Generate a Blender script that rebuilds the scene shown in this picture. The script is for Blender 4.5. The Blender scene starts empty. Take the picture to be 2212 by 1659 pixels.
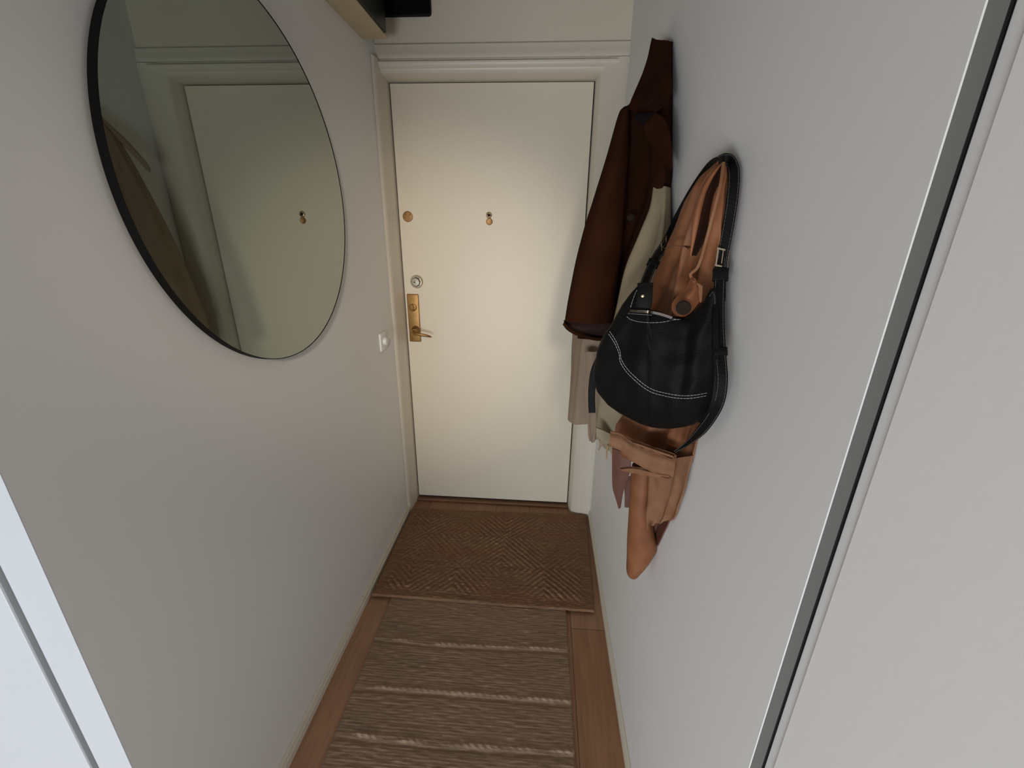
import bpy, bmesh, math, random
from math import sin, cos, pi, sqrt
from mathutils import Vector, noise
random.seed(7)

# ------------------------------------------------------------------ camera
FPX, PITCH, YAW, ROLL, CAMZ = 934.38, .3466, -.0673, .0126, 1.5038
IW, IH = 2212, 1659
def cam_axes():
    f = Vector((sin(YAW)*cos(PITCH), cos(YAW)*cos(PITCH), -sin(PITCH)))
    r = Vector((cos(YAW), -sin(YAW), 0)); u = r.cross(f)
    return f, r*cos(ROLL) + u*sin(ROLL), -r*sin(ROLL) + u*cos(ROLL)
CF, CR, CU = cam_axes()
CAM = Vector((0, 0, CAMZ))
cd = bpy.data.cameras.new('camera'); cam = bpy.data.objects.new('camera', cd)
bpy.context.scene.collection.objects.link(cam)
cd.sensor_fit = 'HORIZONTAL'; cd.sensor_width = 36; cd.lens = 36*FPX/IW
cd.clip_start = .01; cd.clip_end = 100
from mathutils import Matrix
M3 = Matrix((CR, CU, -CF)).transposed()
cam.matrix_world = Matrix.Translation(CAM) @ M3.to_4x4()
bpy.context.scene.camera = cam

# ------------------------------------------------------------------ world, lights, exposure
sc = bpy.context.scene
sc.view_settings.view_transform = 'Standard'; sc.view_settings.look = 'None'
sc.view_settings.exposure = 0.0; sc.view_settings.gamma = 1.0
w = bpy.data.worlds.new('world'); sc.world = w; w.use_nodes = True
w.node_tree.nodes['Background'].inputs[0].default_value = (.62, .74, 1, 1)
w.node_tree.nodes['Background'].inputs[1].default_value = 1.0

def area(name, loc, target, sx, sy, energy, col):
    l = bpy.data.lights.new(name, 'AREA'); l.shape = 'RECTANGLE'; l.size = sx; l.size_y = sy
    l.energy = energy; l.color = col
    o = bpy.data.objects.new(name, l); sc.collection.objects.link(o)
    o.location = loc; o.rotation_euler = (Vector(target)-Vector(loc)).to_track_quat('-Z', 'Y').to_euler()
    return o
# daylight entering the room behind the camera through its window
area('window_daylight', (-.85, -2.02, .45), (-.50, .5, .30), 1.7, .62, 61, (.88, .95, 1.0))
# added warm spot behind the camera, brightens the door and far left wall
sl_ = bpy.data.lights.new('added_spot', 'SPOT'); sl_.energy = 155; sl_.color = (1.0, .86, .70); sl_.spot_size = math.radians(31); sl_.spot_blend = 1.0; sl_.shadow_soft_size = .12
so_ = bpy.data.objects.new('added_spot', sl_); sc.collection.objects.link(so_); so_.location = (.16, -1.3, 2.05)
so_.rotation_euler = (Vector((-.50, 2.0, 1.13))-Vector(so_.location)).to_track_quat('-Z', 'Y').to_euler()

A, B, D = .7086, .3048, 2.1198         # left wall x=-A, right wall x=B, door face y=D

# ------------------------------------------------------------------ helpers
C = sc.collection
def ray(px, py): return CF + CR*((px-IW/2)/FPX) - CU*((py-IH/2)/FPX)
def at(px, py, Y):
    d = ray(px, py); return CAM + d*(Y/d.y)
def wl(px, py, off=.004):
    d = ray(px, py); return CAM + d*((B-off)/d.x)
def tag(o, label=None, cat=None, group=None, kind=None):
    if label: o['label'] = label
    if cat: o['category'] = cat
    if group: o['group'] = group
    if kind: o['kind'] = kind
    return o
def thing(name, loc, label, cat, group=None):
    o = bpy.data.objects.new(name, None); C.objects.link(o); o.location = loc
    o.empty_display_size = .02
    return tag(o, label, cat, group)
def abs_loc(o):
    v = Vector(o.location)
    while o.parent: o = o.parent; v += Vector(o.location)
    return v
def link(name, me, mat, parent=None, smooth=False):
    o = bpy.data.objects.new(name, me); C.objects.link(o)
    me.materials.append(mat)
    if smooth:
        for p in me.polygons: p.use_smooth = True
    if parent is not None:
        o.parent = parent; off = abs_loc(parent)
        for v in me.vertices: v.co -= off
    return o
class MB:
    def __init__(s): s.v = []; s.f = []
    def box(s, x0, y0, z0, x1, y1, z1):
        n = len(s.v)
        s.v += [(x, y, z) for x in (x0, x1) for y in (y0, y1) for z in (z0, z1)]
        s.f += [tuple(n+i for i in q) for q in ((0,1,3,2),(4,6,7,5),(0,4,5,1),(2,3,7,6),(0,2,6,4),(1,5,7,3))]
        return s
    def obox(s, c, ax, ay, az):
        n = len(s.v); c = Vector(c)
        s.v += [tuple(c+ax*i+ay*j+az*k) for i in (-1,1) for j in (-1,1) for k in (-1,1)]
        s.f += [tuple(n+i for i in q) for q in ((0,1,3,2),(4,6,7,5),(0,4,5,1),(2,3,7,6),(0,2,6,4),(1,5,7,3))]
        return s
    def prism(s, prof, p0, p1, fn):
        n = len(s.v); m = len(prof)
        s.v += [fn(a, b, p0) for a, b in prof] + [fn(a, b, p1) for a, b in prof]
        s.f += [(n+i, n+(i+1) % m, n+m+(i+1) % m, n+m+i) for i in range(m)]
        s.f += [tuple(n+i for i in range(m))[::-1], tuple(n+m+i for i in range(m))]
        return s
    def lathe(s, c, axis, prof, seg=40):
        """prof = [(distance along axis, radius)]"""
        c = Vector(c); ax = Vector(axis).normalized()
        e1 = ax.orthogonal().normalized(); e2 = ax.cross(e1); n = len(s.v); m = len(prof)
        for t, r in prof:
            for k in range(seg):
                a = 2*pi*k/seg; s.v.append(tuple(c+ax*t+(e1*cos(a)+e2*sin(a))*r))
        for i in range(m-1):
            for k in range(seg):
                s.f.append((n+i*seg+k, n+i*seg+(k+1) % seg, n+(i+1)*seg+(k+1) % seg, n+(i+1)*seg+k))
        s.f.append(tuple(n+k for k in range(seg))[::-1]); s.f.append(tuple(n+(m-1)*seg+k for k in range(seg)))
        return s
    def tube(s, pts, r, seg=8, closed=False):
        pts = [Vector(p) for p in pts]; n = len(s.v); m = len(pts)
        rr = r if isinstance(r, (list, tuple)) else [r]*m
        up = None
        for i, p in enumerate(pts):
            if closed: t = pts[(i+1) % m]-pts[i-1]
            else: t = pts[min(i+1, m-1)]-pts[max(i-1, 0)]
            t.normalize()
            if up is None: up = t.orthogonal().normalized()
            up = (up - t*up.dot(t)).normalized(); sd = t.cross(up)
            for k in range(seg):
                a = 2*pi*k/seg; s.v.append(tuple(p+(up*cos(a)+sd*sin(a))*rr[i]))
        for i in range(m if closed else m-1):
            j = (i+1) % m
            for k in range(seg):
                s.f.append((n+i*seg+k, n+i*seg+(k+1) % seg, n+j*seg+(k+1) % seg, n+j*seg+k))
        if not closed:
            s.f.append(tuple(n+k for k in range(seg))[::-1]); s.f.append(tuple(n+(m-1)*seg+k for k in range(seg)))
        return s
    def mesh(s, name):
        me = bpy.data.meshes.new(name); me.from_pydata([tuple(v) for v in s.v], [], s.f)
        bm = bmesh.new(); bm.from_mesh(me); bmesh.ops.recalc_face_normals(bm, faces=bm.faces); bm.to_mesh(me); bm.free()
        return me
    def build(s, name, mat, parent=None, bevel=0, seg=2, smooth=False):
        me = s.mesh(name)
        if bevel:
            bm = bmesh.new(); bm.from_mesh(me)
            bmesh.ops.bevel(bm, geom=[e for e in bm.edges], offset=bevel, segments=seg, affect='EDGES', profile=.5, clamp_overlap=True)
            bm.to_mesh(me); bm.free()
        o = link(name, me, mat, parent, smooth)
        if smooth and hasattr(me, 'set_sharp_from_angle'): me.set_sharp_from_angle(angle=.7)
        return o

def cr(p, t):
    """Catmull-Rom through the list p (numbers or Vectors) at t in 0..1"""
    n = len(p)-1; x = min(max(t, 0), .999999)*n; i = int(x); f = x-i
    p1, p2 = p[i], p[i+1]
    p0 = p[i-1] if i > 0 else p1*2-p2
    p3 = p[i+2] if i+2 <= n else p2*2-p1
    return (p1*2 + (p2-p0)*f + (p0*2-p1*5+p2*4-p3)*f*f + (p1*3-p0-p2*3+p3)*f**3)*.5
def lin(tab, x):
    for (a, fa), (b, fb) in zip(tab, tab[1:]):
        if x <= b: return fa+(fb-fa)*max(0, min(1, (x-a)/(b-a)))
    return tab[-1][1]
def smoothtab(tab, x):
    xs = [a for a, _ in tab]
    for i in range(len(tab)-1):
        if x <= xs[i+1] or i == len(tab)-2:
            f = max(0, min(1, (x-xs[i])/(xs[i+1]-xs[i])))
            return cr([v for _, v in tab], (i+f)/(len(tab)-1))
def clampx(v, lim=B-.003):
    if v.x > lim: v.x = lim
    return v
def sheet(name, rows, mat, parent=None, N=60, M=60, th=.004, disp=None, subd=0):
    """Cloth: control rows (each a list of Vectors) -> smooth grid, folds along the normal, real thickness behind"""
    G = []
    for i in range(N+1):
        v = i/N
        ctrl = [cr([r[k] for r in rows], v) for k in range(len(rows[0]))]
        G.append([cr(ctrl, j/M) for j in range(M+1)])
    def nrm(G):
        NN = []
        for i in range(N+1):
            row = []
            for j in range(M+1):
                a = G[min(i+1, N)][j]-G[max(i-1, 0)][j]; b = G[i][min(j+1, M)]-G[i][max(j-1, 0)]
                n = a.cross(b)
                if n.length < 1e-12: n = Vector((0, -1, 0))
                n.normalize()
                if n.dot(CAM-G[N//2][M//3]) < 0 and False: n = -n
                row.append(n)
            NN.append(row)
        return NN
    NN = nrm(G)
    c = NN[N//2][M//3]; sg = 1 if c.dot(CAM-G[N//2][M//3]) > 0 else -1
    if disp:
        G = [[G[i][j]+NN[i][j]*sg*disp(j/M, i/N) for j in range(M+1)] for i in range(N+1)]
        NN = nrm(G)
    V = []; F = []
    for i in range(N+1):
        for j in range(M+1): V.append(clampx(G[i][j].copy()))
    K = len(V)
    for i in range(N+1):
        for j in range(M+1): V.append(clampx(G[i][j]-NN[i][j]*sg*th, B-.0015))
    W = M+1
    for i in range(N):
        for j in range(M):
            a = i*W+j; F.append((a, a+1, a+W+1, a+W)); F.append((K+a, K+a+W, K+a+W+1, K+a+1))
    for j in range(M):
        F.append((j, K+j, K+j+1, j+1)); a = N*W+j; F.append((a, a+1, K+a+1, K+a))
    for i in range(N):
        a = i*W; F.append((a, a+W, K+a+W, K+a)); a = i*W+M; F.append((a, K+a, K+a+W, a+W))
    mb = MB(); mb.v = [tuple(v) for v in V]; mb.f = F
    o = mb.build(name, mat, parent, smooth=True)
    return o
def loft(name, rings, mat, parent=None, seg=48, steps=50, folds=0, nf=7, seed=0, power=1.0, caps=True):
    """closed tube: rings = (centre Vector, half width x, half depth y)"""
    mb = MB(); cs = [r[0] for r in rings]; rx = [r[1] for r in rings]; ry = [r[2] for r in rings]
    for i in range(steps+1):
        t = i/steps; c = cr(cs, t); a = max(cr(rx, t), .001); b = max(cr(ry, t), .001)
        for k in range(seg):
            th = 2*pi*k/seg
            f = 1+folds*sin(nf*th+seed+2.5*t)*(.4+.6*t)+folds*.9*noise.noise(Vector((cos(th)*1.4+seed, sin(th)*1.4, t*5)))
            v = Vector((c.x+a*cos(th)*f, c.y+b*sin(th)*f, c.z))
            mb.v.append(tuple(clampx(v, B-.002)))
    for i in range(steps):
        for k in range(seg):
            mb.f.append((i*seg+k, i*seg+(k+1) % seg, (i+1)*seg+(k+1) % seg, (i+1)*seg+k))
    mb.f.append(tuple(range(seg))[::-1]); mb.f.append(tuple(steps*seg+k for k in range(seg)))
    return mb.build(name, mat, parent, smooth=True)
def ribbon(name, pts, wid, mat, parent=None, th=.0035, n=70, build=True, wdir=None):
    """leather strap: path of Vectors, flat side towards the viewer of the wall"""
    mb = MB(); P = [cr(pts, i/n) for i in range(n+1)]
    ctr = []
    for i, p in enumerate(P):
        t = (P[min(i+1, n)]-P[max(i-1, 0)]).normalized()
        vw = (CAM-p).normalized() if wdir is None else wdir
        s = t.cross(vw).normalized(); nn = s.cross(t).normalized()
        if nn.dot(CAM-p) < 0: nn = -nn
        ww = wid(i/n) if callable(wid) else wid
        ctr.append((p, s, nn, ww))
        for a, b in ((-1, -1), (-1, .4), (-.8, 1), (.8, 1), (1, .4), (1, -1)):
            mb.v.append(tuple(clampx(p+s*a*ww/2+nn*b*th/2, B-.001)))
    for i in range(n):
        for k in range(6): mb.f.append((i*6+k, i*6+(k+1) % 6, (i+1)*6+(k+1) % 6, (i+1)*6+k))
    mb.f.append(tuple(range(6))[::-1]); mb.f.append(tuple(n*6+k for k in range(6)))
    o = mb.build(name, mat, parent, smooth=True)
    return o, ctr
def dashes(par, pts, r=.0005, dash=.004, gap=.0018, label='white topstitching'):
    """one stitched thread along a polyline: thick where it shows, thin where it dips into the leather"""
    L = [0]
    for a, b in zip(pts, pts[1:]): L.append(L[-1]+(b-a).length)
    n = max(8, int(L[-1]/.0009)); P = []; R = []; k = 0
    for i in range(n+1):
        d = L[-1]*i/n
        while k < len(L)-2 and L[k+1] < d: k += 1
        P.append(pts[k]+(pts[k+1]-pts[k])*((d-L[k])/max(L[k+1]-L[k], 1e-9)))
        R.append(r if d % (dash+gap) < dash else r*.3)
    mb = MB(); mb.tube(P, R, 5)
    o = mb.build('stitching', m_thread if r > .00036 else m_thread_grey, par, smooth=True); o['label'] = label if r > .00036 else 'grey topstitching'
    return o

# ------------------------------------------------------------------ materials
def srgb(r, g, b):
    f = lambda c: (c/255/12.92) if c/255 <= .04045 else ((c/255+.055)/1.055)**2.4
    return (f(r), f(g), f(b), 1)
def mat(name, col, rough=.6, metal=0, bump=0, bscale=200, var=0, vscale=6, vcol=None, stretch=(1,1,1), spec=.5, sheen=0, detail=3):
    m = bpy.data.materials.new(name); m.use_nodes = True; nt = m.node_tree; N = nt.nodes; L = nt.links
    bs = N['Principled BSDF']; bs.inputs['Roughness'].default_value = rough; bs.inputs['Metallic'].default_value = metal
    bs.inputs['Base Color'].default_value = col; bs.inputs['Specular IOR Level'].default_value = spec
    if sheen: bs.inputs['Sheen Weight'].default_value = sheen
    tc = N.new('ShaderNodeTexCoord'); mp = N.new('ShaderNodeMapping'); L.new(tc.outputs['Object'], mp.inputs[0])
    mp.inputs['Scale'].default_value = stretch
    if var:
        n = N.new('ShaderNodeTexNoise'); n.inputs['Scale'].default_value = vscale; n.inputs['Detail'].default_value = detail
        L.new(mp.outputs[0], n.inputs['Vector'])
        r = N.new('ShaderNodeMapRange'); r.inputs[1].default_value = .3; r.inputs[2].default_value = .7
        L.new(n.outputs['Fac'], r.inputs[0])
        mx = N.new('ShaderNodeMix'); mx.data_type = 'RGBA'
        c2 = vcol if vcol else tuple(c*(1-var) for c in col[:3])+(1,)
        mx.inputs[6].default_value = col; mx.inputs[7].default_value = c2
        L.new(r.outputs[0], mx.inputs[0]); L.new(mx.outputs[2], bs.inputs['Base Color'])
    if bump:
        n = N.new('ShaderNodeTexNoise'); n.inputs['Scale'].default_value = bscale; n.inputs['Detail'].default_value = 4
        L.new(mp.outputs[0], n.inputs['Vector'])
        b = N.new('ShaderNodeBump'); b.inputs['Strength'].default_value = bump; b.inputs['Distance'].default_value = .002
        L.new(n.outputs['Fac'], b.inputs['Height']); L.new(b.outputs[0], bs.inputs['Normal'])
    return m
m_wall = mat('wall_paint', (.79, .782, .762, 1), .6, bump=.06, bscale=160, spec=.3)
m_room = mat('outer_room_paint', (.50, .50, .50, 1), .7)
m_back = mat('warm_wall_paint', (.66, .59, .48, 1), .6, bump=.08, bscale=60)
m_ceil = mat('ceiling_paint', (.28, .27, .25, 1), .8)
m_trim = mat('trim_gloss_paint', (.68, .62, .52, 1), .38, bump=.2, bscale=25, stretch=(1, 1, .3))
m_door = mat('door_paint', (.74, .67, .54, 1), .42, bump=.18, bscale=220)
m_panel = mat('cupboard_paint', (.60, .625, .66, 1), .4, bump=.1, bscale=90)
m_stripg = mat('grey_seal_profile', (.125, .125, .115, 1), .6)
m_leaf = mat('room_door_paint', (.90, .885, .86, 1), .4, bump=.1, bscale=90)
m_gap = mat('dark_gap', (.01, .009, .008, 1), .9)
m_seal = mat('seal_strip', (.06, .045, .035, 1), .8)
m_brass = mat('brass', (.44, .26, .10, 1), .46, 1, bump=.1, bscale=300, var=.25, vscale=60)
m_copper = mat('worn_brass', (.40, .22, .09, 1), .5, .75, var=.3, vscale=80)
m_chrome = mat('satin_nickel', (.60, .56, .46, 1), .26, 1)
m_black = mat('black_plastic', (.003, .003, .003, 1), .6, spec=.12)
m_blackmetal = mat('black_metal', (.008, .008, .008, 1), .4, .6)
m_mirror = mat('mirror_glass', (.335, .365, .330, 1), .015, 1)
m_cream = mat('cream_board', (.52, .43, .28, 1), .6, var=.15, vscale=9)
m_smoke = mat('dark_panel', (.006, .008, .005, 1), .3, spec=.25)
m_white = mat('white_plastic', (.80, .79, .77, 1), .35)
m_brown = mat('brown_wool', (.034, .0115, .0050, 1), .95, bump=.5, bscale=420, var=.3, vscale=14, spec=.05)
m_brown2 = mat('brown_lining', (.022, .008, .0055, 1), .7, spec=.2)
m_cloth = mat('beige_cotton', (.32, .265, .175, 1), .9, bump=.5, bscale=500, var=.12, vscale=20, spec=.2)
m_grey = mat('taupe_wool', (.33, .245, .178, 1), .95, bump=.5, bscale=420, var=.1, vscale=15, spec=.2)
m_tan = mat('tan_leather', (.28, .113, .050, 1), .55, bump=.35, bscale=110, var=.5, vscale=16, vcol=(.19, .070, .030, 1), spec=.25)
m_suede = mat('tan_suede', (.27, .142, .078, 1), .85, bump=.5, bscale=260, var=.5, vscale=26, vcol=(.21, .094, .048, 1), spec=.15)
m_tandark = mat('tan_leather_inside', (.15, .055, .034, 1), .6, var=.3, vscale=20)
m_blk = mat('black_leather', (.0042, .0042, .0042, 1), .6, bump=.45, bscale=330, spec=.13)
m_thread = mat('white_thread', (.42, .42, .42, 1), .8)
m_thread_grey = mat('grey_thread', (.13, .13, .13, 1), .8)
m_teeth = mat('zip_teeth', (.75, .66, .62, 1), .25, 1)
m_gold = mat('pale_gold', (.86, .72, .52, 1), .28, 1)
m_horn = mat('horn_button', (.016, .009, .006, 1), .8, spec=.2)

def wood_mat():
    m = bpy.data.materials.new('wood_floor'); m.use_nodes = True; nt = m.node_tree; N = nt.nodes; L = nt.links
    bs = N['Principled BSDF']; bs.inputs['Roughness'].default_value = .42
    tc = N.new('ShaderNodeTexCoord'); mp = N.new('ShaderNodeMapping'); L.new(tc.outputs['Object'], mp.inputs[0])
    mp.inputs['Rotation'].default_value = (0, 0, pi/2); mp.inputs['Location'].default_value = (.11, .03, 0)
    br = N.new('ShaderNodeTexBrick'); L.new(mp.outputs[0], br.inputs['Vector'])
    br.inputs['Scale'].default_value = 1; br.inputs['Brick Width'].default_value = 1.2; br.inputs['Row Height'].default_value = .19
    br.inputs['Mortar Size'].default_value = .0012; br.inputs['Mortar Smooth'].default_value = .1
    br.inputs['Color1'].default_value = (.36, .175, .085, 1); br.inputs['Color2'].default_value = (.42, .225, .125, 1)
    br.inputs['Mortar'].default_value = (.10, .05, .03, 1)
    mp2 = N.new('ShaderNodeMapping'); L.new(tc.outputs['Object'], mp2.inputs[0]); mp2.inputs['Scale'].default_value = (14, 1.0, 1)
    n = N.new('ShaderNodeTexNoise'); n.inputs['Scale'].default_value = 5; n.inputs['Detail'].default_value = 8; L.new(mp2.outputs[0], n.inputs['Vector'])
    mx = N.new('ShaderNodeMix'); mx.data_type = 'RGBA'; mx.blend_type = 'MULTIPLY'; mx.inputs[0].default_value = .45
    cr_ = N.new('ShaderNodeValToRGB'); L.new(n.outputs['Fac'], cr_.inputs[0])
    cr_.color_ramp.elements[0].position = .35; cr_.color_ramp.elements[0].color = (.55, .5, .45, 1); cr_.color_ramp.elements[1].position = .65
    L.new(br.outputs['Color'], mx.inputs[6]); L.new(cr_.outputs[0], mx.inputs[7]); L.new(mx.outputs[2], bs.inputs['Base Color'])
    return m
m_wood = wood_mat()
def rug_mat(name, c1, c2, c3):
    """coarse jute: streaky yarns across the corridor; colour varies yarn by yarn"""
    m = bpy.data.materials.new(name); m.use_nodes = True; nt = m.node_tree; N = nt.nodes; L = nt.links
    bs = N['Principled BSDF']; bs.inputs['Roughness'].default_value = .95; bs.inputs['Specular IOR Level'].default_value = .15
    tc = N.new('ShaderNodeTexCoord')
    def nz(scale, st, det=4):
        mp = N.new('ShaderNodeMapping'); L.new(tc.outputs['Object'], mp.inputs[0]); mp.inputs['Scale'].default_value = st
        n = N.new('ShaderNodeTexNoise'); n.inputs['Scale'].default_value = scale; n.inputs['Detail'].default_value = det
        L.new(mp.outputs[0], n.inputs['Vector']); return n
    a = nz(30, (.35, 5, 1)); b = nz(5, (.6, 2.2, 1), 3); c = nz(220, (.5, 2, 1), 2)
    def rng(n, lo, hi):
        r = N.new('ShaderNodeMapRange'); r.inputs[1].default_value = lo; r.inputs[2].default_value = hi; L.new(n.outputs['Fac'], r.inputs[0]); return r
    m1 = N.new('ShaderNodeMix'); m1.data_type = 'RGBA'; m1.inputs[6].default_value = c1; m1.inputs[7].default_value = c2
    L.new(rng(a, .35, .65).outputs[0], m1.inputs[0])
    m2 = N.new('ShaderNodeMix'); m2.data_type = 'RGBA'; m2.inputs[7].default_value = c3; L.new(m1.outputs[2], m2.inputs[6])
    r2 = rng(b, .4, .75); L.new(r2.outputs[0], m2.inputs[0])
    at_ = N.new('ShaderNodeAttribute'); at_.attribute_name = 'pale_yarn'
    m3 = N.new('ShaderNodeMix'); m3.data_type = 'RGBA'; L.new(m2.outputs[2], m3.inputs[6]); m3.inputs[7].default_value = tuple(min(1, c*k) for c, k in zip(c1[:3], (1.75, 1.85, 1.95)))+(1,)
    L.new(at_.outputs['Fac'], m3.inputs[0]); L.new(m3.outputs[2], bs.inputs['Base Color'])
    bp = N.new('ShaderNodeBump'); bp.inputs['Strength'].default_value = .5; bp.inputs['Distance'].default_value = .003
    ad = N.new('ShaderNodeMath'); ad.operation = 'ADD'; L.new(a.outputs['Fac'], ad.inputs[0]); L.new(c.outputs['Fac'], ad.inputs[1])
    L.new(ad.outputs[0], bp.inputs['Height']); L.new(bp.outputs[0], bs.inputs['Normal'])
    return m
m_mat = rug_mat('jute_mat', (.30, .180, .105, 1), (.215, .125, .070, 1), (.27, .140, .082, 1))
m_run = rug_mat('jute_runner', (.335, .222, .145, 1), (.285, .184, .119, 1), (.25, .165, .112, 1))

def struct(name, mb, m, bevel=0, smooth=False):
    return tag(mb.build(name, m, None, bevel, smooth=smooth), kind='structure')

# ------------------------------------------------------------------ room shell
CEIL = 2.48; YB = 2.058; YR = -2.15; XL = -1.9; XR = 1.3; YE = .449; YER = .402
struct('floor', MB().box(XL-.1, YR-.1, -.1, XR+.1, 2.3, 0), m_wood)
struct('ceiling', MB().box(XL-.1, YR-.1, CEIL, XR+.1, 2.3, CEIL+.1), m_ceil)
struct('wall_left', MB().box(-.96, YE+.09, 0, -A, 2.3, CEIL).box(-.7745, YE+.0012, 0, -A, YE+.09, CEIL), m_wall)
struct('wall_right', MB().box(B, YER, 0, B+.0016, 2.3, CEIL).box(B+.0016, YER+.006, 0, B+.017, 2.3, CEIL).box(B+.017, .47, 0, B+.35, 2.3, CEIL), m_wall)
# far wall: above and behind the door casing
struct('wall_back', MB().box(-A, YB, 2.15, B, 2.3, CEIL).box(-A, 2.17, 0, B, 2.3, 2.15), m_back)
# outer room that the camera stands in
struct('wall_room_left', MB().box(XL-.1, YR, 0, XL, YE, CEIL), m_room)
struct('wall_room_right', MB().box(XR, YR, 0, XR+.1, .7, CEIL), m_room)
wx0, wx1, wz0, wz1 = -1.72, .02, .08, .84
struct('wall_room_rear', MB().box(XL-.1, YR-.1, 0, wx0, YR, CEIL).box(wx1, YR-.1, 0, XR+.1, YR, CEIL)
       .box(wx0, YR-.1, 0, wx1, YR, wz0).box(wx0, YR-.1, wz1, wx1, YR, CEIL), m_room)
struct('wall_room_front', MB().box(XL, YE+.02, 0, -.96, .7, CEIL).box(B+.35, .47, 0, XR, .7, CEIL), m_wall)
wf = struct('window_1', MB().box(wx0, YR-.07, wz0, wx0+.05, YR-.02, wz1).box(wx1-.05, YR-.07, wz0, wx1, YR-.02, wz1)
       .box(wx0, YR-.07, wz0, wx1, YR-.02, wz0+.05).box(wx0, YR-.07, wz1-.05, wx1, YR-.02, wz1).box((wx0+wx1)/2-.02, YR-.07, wz0, (wx0+wx1)/2+.02, YR-.02, wz1), m_white)

# base boards (rounded top with a fine groove)
def bprof(h=.046, t=.013):
    return [(0, 0), (t, 0), (t, h*.52), (t*.72, h*.58), (t*.72, h*.64), (t*.85, h*.68), (t*.8, h*.86), (t*.4, h), (0, h)]
struct('baseboard_left', MB().prism(bprof(), YE+.03, 2.0, lambda a, b, t: (-A+a, t, b)), m_trim, smooth=True)
struct('baseboard_right', MB().prism(bprof(.04, .011), YER+.03, 2.035, lambda a, b, t: (B-a, t, b)), m_trim, smooth=True)

# door casing
ZT = 2.079
lp = [(-A, 1.99), (-.7045, 1.986), (-.699, 1.990), (-.6955, 2.000), (-.6935, 2.016), (-.6935, 2.04), (-.6915, 2.052), (-.6915, 2.075), (-.6885, 2.085), (-.6870, 2.105), (-.685, 2.1235), (-.685, 2.17), (-A, 2.17)]
struct('trim_1', MB().prism(lp, 0, 2.135, lambda a, b, t: (a, b, t)), m_trim, smooth=True)
rp = [(.186, 2.17), (.186, 2.1235), (.189, 2.100), (.1905, 2.088), (.196, 2.078), (.197, 2.066), (.205, 2.054), (.222, 2.048), (.226, 2.044), (.262, 2.040), (.268, 2.036), (.298, 2.035), (B, 2.038), (B, 2.17)]
struct('trim_2', MB().prism(rp, 0, 2.135, lambda a, b, t: (a, b, t)), m_trim, smooth=True)
hp = [(2.17, ZT), (2.1235, ZT), (2.10, 2.083), (2.062, 2.090), (2.052, 2.098), (2.050, 2.106), (2.042, 2.110), (2.036, 2.118), (2.036, 2.127), (2.041, 2.132), (2.05, 2.1335), (2.05, 2.1375), (2.042, 2.139), (2.040, 2.152), (2.044, 2.160), (2.046, 2.186), (2.052, 2.192), (YB, 2.194), (2.17, 2.194)]
struct('trim_3', MB().prism(hp, -A, B, lambda a, b, t: (t, a, b)), m_trim, smooth=True)
struct('trim_4', MB().prism([(2.098, 0), (2.098, .009), (2.103, .013), (2.17, .014), (2.17, 0)], -.69, .19, lambda a, b, t: (t, a, b)), mat('threshold_wood', (.30, .16, .09, 1), .5, var=.3, vscale=8, stretch=(1, 10, 1)))

# entrance door leaf with its ironmongery
dr = struct('door_1', MB().box(-.6800, D, .026, .1812, D+.045, 2.0745), m_door, bevel=.0015)
MB().box(-.688, D+.012, .014, .19, D+.047, 2.082).build('door_gap_shade', m_gap, dr)  # near-black slab behind the leaf, paints the shade in the gap around it
def disc(c, r, t, m, name, par, dome=.3):
    return MB().lathe(c, (0, -1, 0), [(0, r), (t*.6, r), (t*.9, r*.94), (t, r*.8), (t*(1+dome), r*.02)], 40).build(name, m, par, smooth=True)
cap = disc((-.639, D, 1.547), .0235, .004, m_copper, 'lock_cap', dr, .25); tag(cap, 'round worn brass cover')
for s in (-1, 1): MB().lathe((-.639+s*.012, D-.0035, 1.557), (0, -1, 0), [(0, .0028), (.0012, .0026), (.0016, .001)], 12).build('screw', m_seal, cap)
pk = MB().lathe((-.2585, D, 1.557), (0, -1, 0), [(0, .0145), (.004, .0145), (.007, .012), (.008, .009), (.006, .0065), (.005, .006)], 36).build('peephole', m_gold, dr, smooth=True)
MB().lathe((-.2585, D-.0052, 1.557), (0, -1, 0), [(0, .0062), (.0012, .0058), (.0016, .001)], 20).build('lens', m_gap, pk)
MB().lathe((-.257, D, 1.529), (0, -1, 0), [(0, .0150), (.0025, .0150), (.0035, .013), (.0028, .011), (.0025, .001)], 36).build('peephole_cover', m_copper, dr, smooth=True)
# nickel cylinder rose with faceted collar
cy = MB().lathe((-.615, D, 1.251), (0, -1, 0), [(0, .0315), (.006, .0315), (.010, .029), (.012, .027)], 48).build('cylinder_rose', m_chrome, dr, smooth=True)
MB().lathe((-.615, D-.012, 1.251), (0, -1, 0), [(0, .025), (.010, .0235), (.014, .0185), (.0145, .001)], 8).build('cylinder_collar', m_chrome, cy)
MB().lathe((-.619, D-.0262, 1.250), (0, -1, 0), [(0, .0035), (.001, .003)], 12).build('keyhole', m_gap, cy)
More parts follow.
